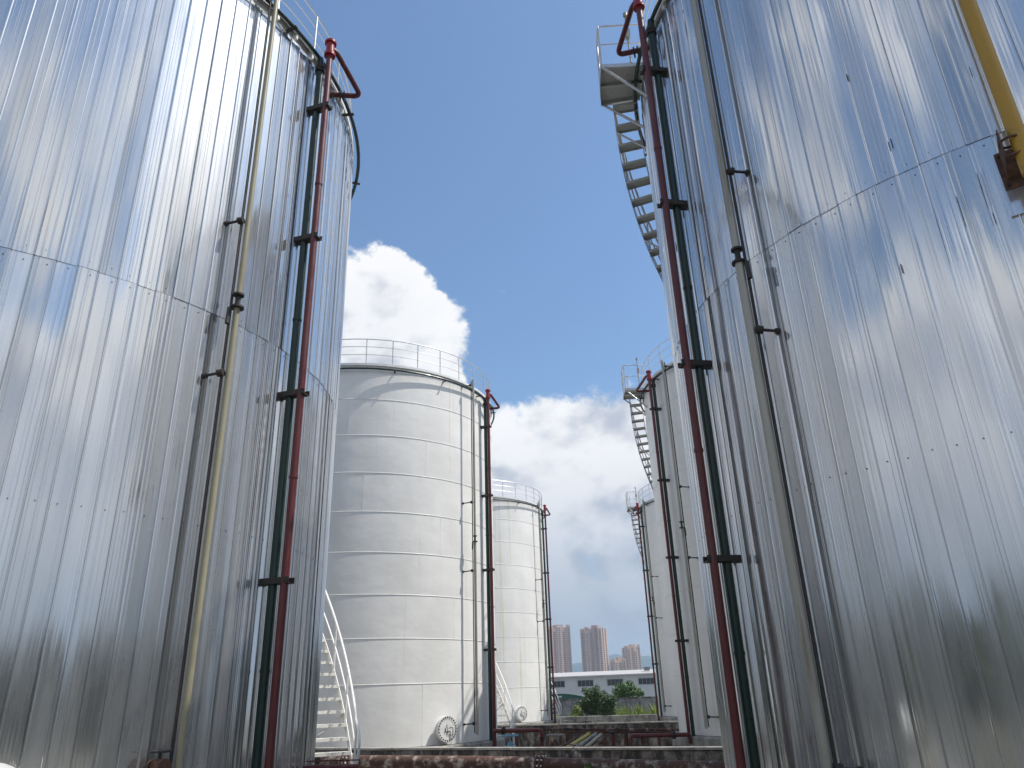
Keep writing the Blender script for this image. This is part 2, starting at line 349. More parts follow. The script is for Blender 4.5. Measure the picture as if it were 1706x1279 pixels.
def make_tank(loc, R, clad, label, group, phi_grey, phi_green, phi_red, side, stair, platform_phi, seam_z=7.0, grey_mat='grey_pipe', stub_side=-1, manhole=None, plate_rot=0.0):
    T = empty('storage_tank', (loc[0], loc[1], 0)); tag(T, label, 'tank', group)
    r = random.Random(int(abs(loc[0] * 31 + loc[1] * 17)))
    # foundation
    f = MB(); f.tube([(0, 0, GZ), (0, 0, -0.06), (0, 0, -0.012)], [R + 0.30, R + 0.30, R + 0.24], 72); f.build('foundation', M['cap'], T, True)
    if not clad:
        for k in range(len(SEAMS) - 1):
            h = SEAMS[k + 1] - SEAMS[k]; me = shell_plate(R, h, k)
            for q in range(6): link('shell_plate', me, T, (0, 0, SEAMS[k]), R_(60 * q + (31 if k % 2 else 10) + plate_rot + 7 * (k % 3)))
            if k: ring_tube(R - 0.004, SEAMS[k], 0.013, 120, 6).build('weld_seam', M['trim_white'], T, True)
            for q in range(6):
                a = 60 * q + (31 if k % 2 else 10) + plate_rot + 7 * (k % 3) + 30
                me2 = cached(('vseam', R, round(h, 3)), lambda: MB().box((0, -R + 0.006, h / 2), (0.022, 0.016, h - 0.05)).mesh('vertical_weld', M['white']))
                link('vertical_weld', me2, T, (0, 0, SEAMS[k]), R_(a))
    else:
        z_top = 13.52
        MB().tube([(0, 0, 0), (0, 0, H_TOP)], R - 0.13, 96, cap=False).build('inner_shell', M['trim_white'], T, True)
        tiers = [(0.12, seam_z + 0.035, 0.0), (seam_z, z_top, 0.007)]
        for ti, (z0, z1, dr) in enumerate(tiers):
            for q in range(150):
                me = alu_panel(R, z1 - z0, (ti, q % 8), 100 * ti + q % 8)
                o = link('cladding_sheet', me, T, (0, 0, z0 + (r.uniform(-.012, .012) if ti else 0)), R_(2.4 * q))
                dd = dr + r.uniform(-.0025, .0025); a = 2.4 * q
                o.location.x = dd * math.sin(R_(a)); o.location.y = -dd * math.cos(R_(a))
                # each sheet sits a touch twisted about its own upright axis and leans a hair
                tw = R_(r.gauss(0, .55)); p0 = pol(R, a, 0); q0 = Matrix.Rotation(R_(a) + tw, 3, 'Z') @ Vector((0, -R, 0))
                o.rotation_euler.z += tw; o.location.x += p0.x - q0.x; o.location.y += p0.y - q0.y
        s = MB()
        for q in range(150):
            for z, j in ((3.78, .0), (seam_z + .10, .3), (seam_z - .09, .6)):
                s.disc(pol(R + .004, 2.4 * q + j - .1 + r.uniform(-.2, .2), z + r.uniform(-.015, .015)), pol(1, 2.4 * q, 0), .008, .010, 6)
        tag(s.build('sheet_screws', M['dark'], T), kind='stuff')
        # crumpled foil edge above the sheets
        m = MB(); n = 300; vs = []
        for j, (zz, rr) in enumerate(((13.44, R + .012), (13.53, R + .02), (13.60, R - .03), (13.66, R - .10))):
            for i in range(n): vs.append(pol(rr + r.uniform(-.018, .018) * (j > 0), 360 * i / n, zz + r.uniform(-.03, .03) * (j in (1, 2))))
        m.add(vs, [(j * n + i, j * n + (i + 1) % n, (j + 1) * n + (i + 1) % n, (j + 1) * n + i) for j in range(3) for i in range(n)])
        m.build('foil_edge', M['alu'], T, True, sharp=30)
        # narrow slotted band under the rail: uprights against the shell
        for i in range(72):
            me = cached(('slot', R), lambda: MB().box((0, -(R - .07), 13.80), (.05, .12, .20)).mesh('rim_stiffener', M['trim_white']))
            link('rim_stiffener', me, T, (0, 0, 0), R_(5 * i))
    GR = (.047 if side > 0 else .064) if clad else .050
    OG, ORD, OGY = (.17, .40, .30) if clad else (.20, .37, .42)
    Rs = R - (0.0 if not clad else 0.06)
    # roof with top angle
    rf = MB(); prof = [(Rs + .03, H_TOP - .10), (Rs + .075, H_TOP - .10), (Rs + .075, H_TOP), (Rs - .25, H_TOP + .06), (Rs * .5, H_TOP + .42), (.4, H_TOP + .62), (.02, H_TOP + .64)]
    n = 96; vs = [pol(a, 360 * i / n, z) for a, z in prof for i in range(n)]
    rf.add(vs, [(j * n + i, j * n + (i + 1) % n, (j + 1) * n + (i + 1) % n, (j + 1) * n + i) for j in range(len(prof) - 1) for i in range(n)])
    rf.build('roof', M['trim_white'], T, True, sharp=25)
    # guard railing round the roof
    top = ring_tube(Rs - .02, 15.02, .021, 99, 6).build('guard_rail', M['galv'], T, True)
    for z in (14.68, 14.33): ring_tube(Rs - .02, z, .014, 99, 6).build('mid_rail', M['galv'], top, True)
    pm = cached(('post', Rs), lambda: MB().tube([(0, -(Rs - .02), H_TOP - .02), (0, -(Rs - .02), 15.02)], .02, 6).mesh('rail_post', M['galv'], True))
    for i in range(33): link('rail_post', pm, top, (0, 0, 0), R_(360 / 33 * i + 4.7))
    # cooling water ring with its stand-off brackets
    Rr = R + .15
    ring = ring_tube(Rr, H_RING, .042, 144, 8).build('cooling_ring_pipe', M['green'], T, True)
    bm_ = cached(('rb', R), lambda: MB().box((0, -(R + .08), H_RING - .055), (.06, .34, .03)).mesh('ring_bracket', M['dark']))
    for i in range(16): link('ring_bracket', bm_, ring, (0, 0, 0), R_(22.4 * i + 5.0 if i < 16 else 0))
    # green riser
    o = MB().tube(fillet([pol(R + OG, phi_green, -.25), pol(R + OG, phi_green, H_RING - .16), pol(Rr, phi_green, H_RING)], .12), .070, 12).build('green_riser_pipe', M['green'], T, True)
    MB().disc(pol(R + OG, phi_green, H_RING - .34), (0, 0, 1), .10, .05).disc(pol(R + OG, phi_green, H_RING - .27), (0, 0, 1), .10, .05).build('pipe_flange', M['dark'], o)
    # red foam riser, generator on top, return bend
    zt = 13.92 if not (clad and side < 0) else 14.20
    rd = MB().tube([pol(R + ORD, phi_red, -.25), pol(R + ORD, phi_red, zt - .3)], .062, 12).build('red_riser_pipe', M['red'], T, True)
    for z in (4.75, 10.4): MB().disc(pol(R + ORD, phi_red, z), (0, 0, 1), .072, .05, 12).build('pipe_joint', M['red'], rd, True)
    for z in (1.9, 7.6): MB().disc(pol(R + OG, phi_green, z), (0, 0, 1), .08, .05, 12).build('pipe_joint', M['green'], o, True)
    fg = MB(); P = pol(R + ORD, phi_red, 0)
    fg.tube([P + Vector((0, 0, z)) for z in (zt - .38, zt - .33, zt - .33, zt - .26, zt - .26, zt + .0, zt + .0, zt + .05, zt + .09)], [.07, .07, .115, .115, .085, .085, .12, .12, .085], 14)
    fg.build('foam_generator', M['redfit'], rd, True)
    e = phi_red + side * 9.5 * 6.1 / R
    bend = fillet([P + Vector((0, 0, zt - .12)), pol(R + ORD + .07, phi_red + side * 1.2, zt - .12), pol(R + ORD + .20, e, zt - .42), pol(R - .05, e - side * 2.2, zt - .47)], .16)
    MB().tube(bend, .055, 10).build('foam_bend_pipe', M['red'], rd, True)
    q = pol(R + .22, e - side * 1.0, zt - .45); dv = (pol(R + ORD + .2, e, 0) - pol(R - .05, e - side * 2.2, 0)).normalized()
    MB().disc(q + dv * .04, dv, .11, .03).disc(q - dv * .04, dv, .11, .03).build('bend_flange', M['dark'], rd)
    # clamps that carry both risers
    lo, hi = min(phi_green, phi_red) - .9, max(phi_green, phi_red) + .9
    for z in (3.14, 6.17, 9.22, 12.27):
        c = MB(); mid = (phi_green + phi_red) / 2
        rot = rotz(mid)
        c.box(rot @ Vector((0, -(R + (ORD + .08) / 2), z - .02)), (.16, ORD + .12, .018), rot); c.box(rot @ Vector((-.075, -(R + (ORD + .08) / 2), z + .02)), (.014, ORD + .12, .085), rot); c.box(rot @ Vector((.075, -(R + (ORD + .08) / 2), z + .02)), (.014, ORD + .12, .085), rot)
        c.build('pipe_clamp', M['dark'], rd)
    # slim weathered pipe with sample stubs
    gp = MB(); Pg = pol(R + OGY, phi_grey, 0)
    gp.tube([Pg + Vector((0, 0, .25)), Pg + Vector((0, 0, 7.08))], GR, 12); gp.tube([Pg + Vector((0, 0, 7.32)), Pg + Vector((0, 0, 13.98))], GR * .92, 12)
    go = gp.build('sample_pipe', M[grey_mat], T, True)
    dk = MB().tube([pol(R + OGY - .06, phi_grey + stub_side * .62, .3), pol(R + OGY - .06, phi_grey + stub_side * .62, 13.9)], .022, 6).build('heat_tracing_line', M['dark'], go, True)
    MB().disc(Pg + Vector((0, 0, 7.09)), (0, 0, 1), .105, .03).disc(Pg + Vector((0, 0, 7.31)), (0, 0, 1), .085, .03).tube([Pg + Vector((0, 0, 7.08)), Pg + Vector((0, 0, 7.33))], .04, 8).tube([pol(R + OGY - .04, phi_grey + stub_side * 1.0, 6.78), pol(R + OGY - .04, phi_grey + stub_side * .9, 7.06)], .035, 6).build('pipe_coupling', M['dark'], go)
    for z in (0.62, 5.98, 8.66, 13.72):
        v = MB(); A = pol(R + OGY - .02, phi_grey + stub_side * .75, z); B = pol(R - .01, phi_grey + stub_side * (2.6 if not clad else 1.9), z - .03)
        v.tube([A, B], .022, 8); v.disc(A + (B - A) * .12, B - A, .058, .09, 12); v.disc(A + (B - A) * .90, B - A, .042, .05, 10)
        v.build('sample_valve', M['dark'], go)
    # manhole with bolted cover
    if manhole is not None:
        mh = MB(); rot = rotz(manhole); ax = pol(1, manhole, 0); c0 = pol(R, manhole, .50)
        mh.tube([c0 - ax * .1, c0 + ax * .20], .31, 28); mh.disc(c0 + ax * .20, ax, .42, .05, 28); mh.disc(c0 + ax * .26, ax, .42, .045, 28)
        mo = mh.build('manhole', M['trim_white'], T, True)
        bt = MB(); rt = rot @ Vector((1, 0, 0))
        for k in range(24):
            a = 2 * math.pi * k / 24; bt.disc(c0 + ax * .285 + (rt * math.cos(a) + Vector((0, 0, 1)) * math.sin(a)) * .37, ax, .024, .05, 6)
        tag(bt.build('cover_bolts', M['dark'], mo), kind='stuff')
        hd = MB()
        hd.tube(fillet([c0 + ax * .29 + rt * .06 + Vector((0, 0, -.16)), c0 + ax * .34 + rt * .18 + Vector((0, 0, -.26)), c0 + ax * .34 + rt * .20 + Vector((0, 0, .05)), c0 + ax * .33 + rt * .02 + Vector((0, 0, .02))], .08), .014, 6)
        hd.tube([c0 + ax * .30 + rt * -.12 + Vector((0, 0, -.12)), c0 + ax * .33 + rt * -.06 + Vector((0, 0, .14)), c0 + ax * .30 + rt * .0 + Vector((0, 0, -.18))], .012, 6)
        hd.build('cover_handle', M['dark'], mo, True)
    # spiral stair
    ph0, dph, rise, smat, stmat, z_base = stair
    nt_ = int((H_TOP - .02 - z_base) / rise); Ri, Ro = R + .10, R + (.86 if side > 0 else .64)
    def helix(rr, dz, off, n0=0.0, n1=None, per=2):
        n1 = nt_ if n1 is None else n1; m_ = int((n1 - n0) * per)
        return [pol(rr + off, ph0 + dph * (n0 + (n1 - n0) * i / m_), z_base + rise * (n0 + (n1 - n0) * i / m_) + dz) for i in range(m_ + 1)]
    stg = MB()
    for rr in (Ri, Ro):
        A = helix(rr, -.12, -.006); B = helix(rr, .12, -.006); A2 = helix(rr, -.12, .006); B2 = helix(rr, .12, .006); n = len(A)
        stg.add(A + B + A2 + B2, [(i, i + 1, n + i + 1, n + i) for i in range(n - 1)] + [(2 * n + i, 3 * n + i, 3 * n + i + 1, 2 * n + i + 1) for i in range(n - 1)] + [(i, 2 * n + i, 2 * n + i + 1, i + 1) for i in range(n - 1)] + [(n + i, n + i + 1, 3 * n + i + 1, 3 * n + i) for i in range(n - 1)])
    sto = stg.build('spiral_stair', M[smat], T, True, sharp=30)
    tm = cached(('tread', R, stmat), lambda: MB().box((0, -(Ri + Ro) / 2, 0), (.25, Ro - Ri - .02, .012)).box((-.122, -(Ri + Ro) / 2, -.03), (.008, Ro - Ri - .02, .05)).box((.122, -(Ri + Ro) / 2, -.03), (.008, Ro - Ri - .02, .05)).mesh('tread', M[stmat]))
    for k in range(nt_ + 1): link('tread', tm, sto, (0, 0, z_base + rise * k), R_(ph0 + dph * k))
    start = pol(Ro, ph0 - dph * 1.0, z_base + .25)
    MB().tube(fillet([start, pol(Ro + .03, ph0 - dph * 1.6, z_base + .75), pol(Ro, ph0 + dph * .3, z_base + 1.08)], .3) + helix(Ro, 1.05, 0, .6), .027, 8).build('handrail', M[smat], sto, True)
    MB().tube(helix(Ro, .55, 0), .02, 6).build('handrail_mid_bar', M[smat], sto, True)
    pm2 = cached(('spost', R, smat), lambda: MB().tube([(0, -Ro, -.1), (0, -Ro, 1.05)], .024, 6).mesh('handrail_post', M[smat], True))
    for k in range(0, nt_, 4): link('handrail_post', pm2, sto, (0, 0, z_base + rise * k), R_(ph0 + dph * k))
    MB().box(pol(Ro, ph0 - dph * .3, (z_base + GZ) / 2), (.07, .07, z_base - GZ + .3), rotz(ph0)).build('stair_foot', M[smat], sto)
    bk = cached(('sbr', R, smat), lambda: MB().tube([(0, -(R - .02), -.75), (0, -Ro, -.10)], .024, 6).mesh('stair_brace', M[smat]))
    for k in range(5, nt_, 6): link('stair_brace', bk, sto, (0, 0, z_base + rise * k), R_(ph0 + dph * k))
    # landing at the stair head
    sg = 1 if dph > 0 else -1
    p0 = ph0 + dph * nt_; p1 = p0 + sg * 9.0 * 6.1 / R if platform_phi is None else platform_phi
    a0, a1 = min(p0, p1), max(p0, p1); zf = H_TOP - .02; Rp = R + .90
    fl = MB(); k = 8; vs = []
    for z in (zf - .03, zf):
        for i in range(k + 1): vs += [pol(R + .01, a0 + (a1 - a0) * i / k, z), pol(Rp, a0 + (a1 - a0) * i / k, z)]
    o2 = 2 * (k + 1); fs = []
    for i in range(k): fs += [(2 * i, 2 * i + 2, 2 * i + 3, 2 * i + 1), (o2 + 2 * i, o2 + 2 * i + 1, o2 + 2 * i + 3, o2 + 2 * i + 2), (2 * i + 1, 2 * i + 3, o2 + 2 * i + 3, o2 + 2 * i + 1)]
    fs += [(0, 1, o2 + 1, o2), (2 * k, o2 + 2 * k, o2 + 2 * k + 1, 2 * k + 1)]
    fl.add(vs, fs)
    fo = fl.build('landing', M['tread'], T)
    ed = MB()
    for a in (a0, a1, (a0 + a1) / 2): 
        rot = rotz(a); ed.box(rot @ Vector((0, -(R + .46), zf - .075)), (.05, .86, .09), rot)
    for i in range(k):
        ra = a0 + (a1 - a0) * (i + .5) / k; rot = rotz(ra); ed.box(rot @ Vector((0, -Rp - .004, zf - .05)), (R_(a1 - a0) / k * Rp * 1.01, .012, .20), rot)
    ed.build('landing_edge_beam', M['galv'], fo)
    for a in (a0, a1): MB().tube([pol(Rp - .03, a, zf - .1), pol(R, a, zf - .95)], .03, 6).build('landing_brace', M['galv'], fo)
    far = a1 if sg > 0 else a0; near = a0 if sg > 0 else a1
    for z, rr in ((15.0, .021), (14.46, .015)):
        pts = [pol(R - .03, far, z)] + [pol(Rp - .02, far + (near - far) * i / 6, z) for i in range(7)]
        MB().tube(fillet(pts, .06, 3) if z > 14.9 else pts, rr, 6).build('landing_rail', M['galv'], fo, True)
    for a in (far, (far + near) / 2, near): MB().tube([pol(Rp - .02, a, zf - .1), pol(Rp - .02, a, 15.0)], .021, 6).build('landing_post', M['galv'], fo, True)
    MB().tube([pol(R + .25, far, zf), pol(R + .25, far, 15.25)], .022, 8).disc(pol(R + .25, far, 15.3), (0, 0, 1), .05, .09, 10).box(pol(R + .25, far, 14.72), (.13, .09, .22), rotz(far)).build('landing_lamp', M['steel_pipe'], fo)
    return T

GRP = 'storage tanks in two rows'
L1 = (-11.34, 11.88); R1 = (7.50, 12.95)
tL1 = make_tank(L1, 6.1, True, 'aluminium-clad tank in the left foreground with cream, dark green and red pipes', GRP, 66.8, 80.3, 79.9, 1, (120.8, 1.75, .25, 'trim_white', 'tread_white', 0.05), None, 7.0, 'grey_pipe', -1)
tR1 = make_tank(R1, 6.1, True, 'aluminium-clad tank in the right foreground with a yellow pipe high up', GRP, -57.8, -72.3, -71.6, -1, (-93 - 2.85 * 48, 2.85, .283, 'galv', 'tread', 0.05), None, 7.24, 'steel_pipe', 1)
tL2 = make_tank((-10.80, 31.33), 5.55, False, 'large white welded tank behind the left aluminium-clad tank', GRP, 63.4, 76.9, 76.3, 1, (114.0, 2.1, .25, 'trim_white', 'tread_white', 0.0), None, grey_mat='steel_pipe', manhole=50.4, plate_rot=2)
tL3 = make_tank((-10.67, 53.00), 5.55, False, 'farther white tank on the left, streaked with yellow stains', GRP, 69.0, 79.0, 80.5, 1, (114.0, 2.1, .25, 'trim_white', 'tread_white', 0.0), None, grey_mat='steel_pipe', manhole=45.0, plate_rot=23)
tR2 = make_tank((7.33, 31.87), 5.55, False, 'white tank half hidden behind the right aluminium-clad tank', GRP, -54.2, -65.1, -65.0, -1, (-90.5 - 2.4 * 47, 2.4, .295, 'galv', 'tread', 0.0), None, grey_mat='steel_pipe', stub_side=1, plate_rot=40)
tR3 = make_tank((7.44, 54.88), 5.55, False, 'small-looking white tank farthest back on the right', GRP, -63.5, -72.5, -74.5, -1, (-90.5 - 2.4 * 47, 2.4, .295, 'galv', 'tread', 0.0), None, grey_mat='steel_pipe', stub_side=1, plate_rot=12)

r = random.Random(5)
for a, z in ((-27.4, 9.9), (-32.2, 9.4), (-39.4, 9.0), (-24.9, 6.6), (-29.6, 6.2), (-31.9, 5.9), (-36.7, 7.7), (-41.6, 6.6), (-39.2, 6.0), (-46.4, 5.6), (-27.3, 8.2), (-34.4, 10.6))[::2]:
    rot = rotz(a); MB().box(rot @ Vector((0, -6.121, z)), (.007, .012, r.uniform(.05, .15)), rot).build('open_seam', M['dark'], tR1)
# yellow pipe on the right clad tank, carried by a rusty bracket
yp = MB().tube([pol(6.55, -25.9, 6.35), pol(6.55, -25.9, 13.4)], .085, 16).build('yellow_pipe', M['yellow'], tR1, True)
rot = rotz(-26.6)
bb = MB().box(rot @ Vector((-.085, -6.38, 6.78)), (.014, .50, .34), rot).box(rot @ Vector((.065, -6.38, 6.78)), (.014, .50, .34), rot).box(rot @ Vector((-.01, -6.38, 6.60)), (.16, .50, .016), rot).box(rot @ Vector((-.01, -6.13, 6.72)), (.26, .02, .50), rot)
bb = bb.build('pipe_bracket', M['rust2'], yp)
MB().tube([rot @ Vector((.10 * math.cos(k * .4488) - .0, -6.55 + .10 * math.sin(k * .4488), 6.80)) for k in range(14)], .014, 6, closed=True).build('pipe_band', M['rust2'], yp)
for dx in (-.10, .09):
    for dz in (-.20, .20): MB().disc(rot @ Vector((dx, -6.15, 6.72 + dz)), rot @ Vector((0, 1, 0)), .018, .04, 6).build('bracket_bolt', M['dark'], yp)
MB().box(rot @ Vector((.0, -6.115, 6.42)), (.34, .03, .55), rot).build('patch_plate', M['alu'], yp)

# ------------------------------------------------------------------ dyke walls
def wall(name, a, b, z0, z1, th, m, label, cat='wall', cap=None, parent_label=None):
    A, B = Vector((a[0], a[1], 0)), Vector((b[0], b[1], 0)); dv = B - A; L = dv.length; ang = math.atan2(dv.y, dv.x)
    r = random.Random(int(L * 100)); n = max(6, int(L / .35)); mb = MB(); vs = []
    for j, z in enumerate((z0, z0 + (z1 - z0) * .5, z1 - .02, z1)):
        for s in (-1, 1):
            for i in range(n + 1):
                vs.append((L * i / n - L / 2, s * (th / 2 - (.02 if j == 3 else 0)) + r.uniform(-.007, .007), z + (r.uniform(-.012, .010) if j >= 2 else 0)))
    k = n + 1; fs = []
    for j in range(3):
        for i in range(n):
            a0 = (2 * j) * k + i; b0 = (2 * j + 2) * k + i; fs.append((a0, a0 + 1, b0 + 1, b0))
            a1 = (2 * j + 1) * k + i; b1 = (2 * j + 3) * k + i; fs.append((a1, b1, b1 + 1, a1 + 1))
    for i in range(n): fs.append((6 * k + i, 6 * k + i + 1, 7 * k + i + 1, 7 * k + i))
    for i in (0, n): fs.append(tuple((2 * j) * k + i for j in range(4)) + tuple((2 * j + 1) * k + i for j in (3, 2, 1, 0)))
    mb.add(vs, fs)
    o = mb.build(name, M[m], None, False, ((A.x + B.x) / 2, (A.y + B.y) / 2, 0), ang)
    tag(o, label, cat)
    return o, L, ang
def coping(wo, L, z, th, h, m, n):
    w_ = L / n
    me = MB().box((0, 0, 0), (w_ - .02, th, h)).mesh('coping_slab', M[m]); r = random.Random(n)
    for i in range(n):
        c = link('coping_slab', me, wo, (-L / 2 + w_ * (i + .5), r.uniform(-.008, .008), z + h / 2 + r.uniform(.002, .008))); c.rotation_euler = (0, r.uniform(-.003, .003), r.uniform(-.003, .003))
wo, L, a = wall('dyke_wall', (-10.6, 24.5), (4.2, 19.5), GZ, .135, .26, 'conc_dark', 'low dark concrete wall just behind the thick rusty pipe'); coping(wo, L, .135, .34, .055, 'cap', 8)
wo, L, a = wall('dyke_wall', (-9.5, 41.6), (6.5, 39.2), GZ, .07, .26, 'conc_dark', 'blackened concrete wall behind the red pipe manifold'); coping(wo, L, .07, .36, .06, 'cap', 7)
wo, L, a = wall('dyke_wall', (-9.0, 64.0), (9.0, 62.0), GZ, -.11, .3, 'conc', 'pale stained low concrete wall below the dark round shrub')
wo, L, a = wall('perimeter_wall', (-22.0, 87.5), (16.0, 84.0), GZ, .93, .24, 'render_wall', 'weathered grey perimeter wall in front of the warehouse'); coping(wo, L, .93, .42, .10, 'conc_dark', 14)

# ------------------------------------------------------------------ thick rusty pipe
pts = [(-9.0, 20.4, .12), (-6.5, 19.2, .115), (-3.43, 18.3, .10), (-.71, 17.3, .06), (2.0, 16.25, .02), (2.15, 17.6, .02), (2.15, 18.6, .02)]
rp = empty('rusty_pipeline', (-3.4, 18.3, 0)); rp['label'] = 'thick rusty pipe with flaking white paint lying across the yard'; rp['category'] = 'pipe'
off = Vector((-3.4, 18.3, 0))
line = fillet([Vector(p) - off for p in pts], .2)
dense = []
for p, q in zip(line, line[1:]):
    n = max(1, int((q - p).length / .3)); dense += [p.lerp(q, i / n) for i in range(n)]
dense.append(line[-1])
MB().tube(dense, .155, 18).build('pipe_run', M['rust'], rp, True)
for t in ((-6.9, 19.36, .116), (-2.0, 17.77, .079)):
    c = Vector(t) - off; ax = Vector((1, -.37, 0)).normalized()
    MB().disc(c - ax * .05, ax, .215, .05, 20).disc(c + ax * .05, ax, .215, .05, 20).build('pipe_flange', M['rust2'], rp)
    bl = cached('fb', lambda: MB().disc((0, 0, 0), ax, .02, .2, 6).mesh('flange_bolt', M['trim_white']))
    for k in range(10):
        an = 2 * math.pi * k / 10; u = Vector((.37, 1, 0)).normalized(); link('flange_bolt', bl, rp, c + u * math.cos(an) * .185 + Vector((0, 0, math.sin(an) * .185)))
for x in (-7.9, -4.6, -1.3): 
    y = 18.3 - (x + 3.43) * .35; MB().box(Vector((x, y, (GZ - .06) / 2)) - off, (.3, .35, -.06 - GZ), rotz(-20)).build('pipe_saddle', M['conc'], rp)
bv = empty('gate_valve', (-7.55, 19.0, .1)); tag(bv, 'small black valve sticking up beside the white stair foot', 'valve')
MB().disc((0, 0, .12), (0, 1, .2), .13, .12, 14).tube([(0, .0, .0), (0, .45, .02)], .06, 10).build('valve_body', M['dark'], bv, True)

# red pipe along the foot of the left clad tank
rr = MB().tube([(-5.9, 12.9, .48), (-4.42, 12.97, .48)], .05, 12).tube([(-5.9, 12.9, .585), (-4.42, 12.97, .585)], .012, 6)
tag(rr.build('short_red_pipe', M['red'], smooth_=True), 'short horizontal maroon pipe at the foot of the left clad tank', 'pipe')

# ------------------------------------------------------------------ manifold between the tanks
def pipe_thing(name, pts, r, m, label, cat='pipe', fl=(), legs=(), fr=.12):
    b = Vector(pts[0]); T = empty(name, (b.x, b.y, 0)); tag(T, label, cat); B0 = Vector((b.x, b.y, 0))
    MB().tube(fillet([Vector(p) - B0 for p in pts], fr), r, 12).build('pipe_run', M[m], T, True)
    for p, ax in fl: MB().disc(Vector(p) - B0 - Vector(ax) * .03, ax, r * 1.9, .03, 14).disc(Vector(p) - B0 + Vector(ax) * .03, ax, r * 1.9, .03, 14).build('pipe_flange', M['dark'], T)
    for p in legs: MB().box(Vector((p[0], p[1], (GZ + p[2]) / 2)) - B0, (.10, .10, p[2] - GZ)).build('pipe_leg', M['rust2'], T)
    return T
pipe_thing('red_branch_pipe', [(-5.0, 29.3, .33), (-3.2, 29.0, .33), (-3.2, 29.0, GZ)], .07, 'red', 'maroon branch pipe bending down beside the white left tank', fl=[((-4.6, 29.23, .33), (1, -.16, 0)), ((-3.2, 29, .05), (0, 0, 1))], legs=[(-4.1, 29.15, .25)])
pipe_thing('red_branch_pipe', [(1.95, 29.1, .05), (-.1, 28.5, .09), (-.1, 28.5, GZ)], .07, 'red', 'maroon branch pipe reaching the foot of the half hidden right tank', fl=[((1.4, 28.94, .06), (1, .29, 0))], legs=[(.9, 28.8, 0.0)])
pipe_thing('thin_header_pipe', [(-3.5, 33.2, .19), (1.9, 32.8, .05)], .05, 'rust', 'long thin pinkish header pipe in front of the blackened wall', fl=[((-2.2, 33.1, .156), (1, -.07, 0)), ((-.6, 32.98, .115), (1, -.07, 0))], legs=[(-2.9, 33.15, .12), (-.3, 32.96, .05), (1.0, 32.87, .02)])
pipe_thing('thin_header_pipe', [(-3.0, 34.6, .02), (2.3, 34.2, -.08)], .06, 'rust2', 'brown rusty header pipe low before the blackened wall', legs=[(-1.5, 34.5, -.1), (.6, 34.3, -.12)])
def handwheel(loc, r, m, label, h, m2='rust2'):
    T = empty('gate_valve', (loc[0], loc[1], 0)); tag(T, label, 'valve'); z = loc[2]
    MB().tube([(r * math.cos(2 * math.pi * k / 20), r * math.sin(2 * math.pi * k / 20), z) for k in range(20)], r * .11, 6, closed=True).tube([(-r, 0, z), (r, 0, z)], r * .07, 5).tube([(0, -r, z), (0, r, z)], r * .07, 5).build('handwheel', M[m], T, True)
    MB().tube([(0, 0, z + .04), (0, 0, z - h * .4)], .02, 6).build('spindle', M['steel_pipe'], T)
    MB().tube([(0, 0, z - h * .3), (0, 0, z - h * .45), (0, 0, z - h * .75), (0, 0, z - h)], [.05, .10, .13, .13], 12).disc((-.16, 0, z - h * .85), (1, 0, 0), .17, .05).disc((.16, 0, z - h * .85), (1, 0, 0), .17, .05).tube([(-.16, 0, z - h * .85), (.16, 0, z - h * .85)], .10, 10).build('valve_body', M[m2], T, True)
    MB().tube([(0, 0, z - h), (0, 0, GZ)], .06, 8).build('valve_foot', M['rust2'], T)
handwheel((-4.02, 26.9, .27), .27, 'blue', 'valve with a faded blue handwheel near the white left tank', .55, 'blue')
handwheel((-2.92, 31.0, .07), .30, 'cap', 'valve with a whitish handwheel under the red branch pipe', .5)
handwheel((-1.63, 30.0, .52), .17, 'dark', 'dark rusty valve with a tall spindle in the middle of the manifold', .75, 'dark')
handwheel((-1.50, 20.75, .30), .13, 'dark', 'small black valve standing at the front face of the low wall', .45, 'dark')
handwheel((-4.5, 58.5, -.28), .30, 'cap', 'far left pale handwheel valve before the pale low wall', .4)
handwheel((-2.5, 58.5, -.28), .30, 'cap', 'far dark-footed handwheel valve below the dark round shrub', .4, 'dark')
def stub(loc, z1, rad, m, label, cap='dark'):
    T = empty('stub_pipe', (loc[0], loc[1], 0)); tag(T, label, 'pipe')
    MB().tube([(0, 0, GZ), (0, 0, z1)], rad, 10).build('pipe_run', M[m], T, True)
    MB().disc((0, 0, z1 - .02), (0, 0, 1), rad * 1.8, .035, 14).disc((0, 0, z1 + .025), (0, 0, 1), rad * 1.8, .035, 14).build('blind_flange', M[cap], T)
    MB().disc((0, 0, z1 * .3 + GZ * .7), (0, 0, 1), rad * 1.6, .05, 12).build('pipe_collar', M[cap], T)
stub((-2.55, 32.2), .22, .07, 'rust2', 'brown flanged stub pipe left of the tall spindle valve')
stub((-.75, 31.6), .08, .08, 'red', 'maroon flanged stub pipe right of the leftover pipe pile')
stub((-.25, 33.6), .14, .06, 'dark', 'black upright stub pipe before the blackened wall')
stub((.35, 30.4), -.02, .09, 'rust', 'flaking upright stub pipe beside the right branch pipe')
stub((-3.7, 36.4), .16, .06, 'rust2', 'slim brown stub pipe before the blackened wall at left')
pipe_thing('cross_pipe', [(-3.9, 26.0, -.1), (-2.6, 27.3, -.15), (.9, 26.2, -.18)], .055, 'rust2', 'thin rusty cross pipe just behind the low front wall')
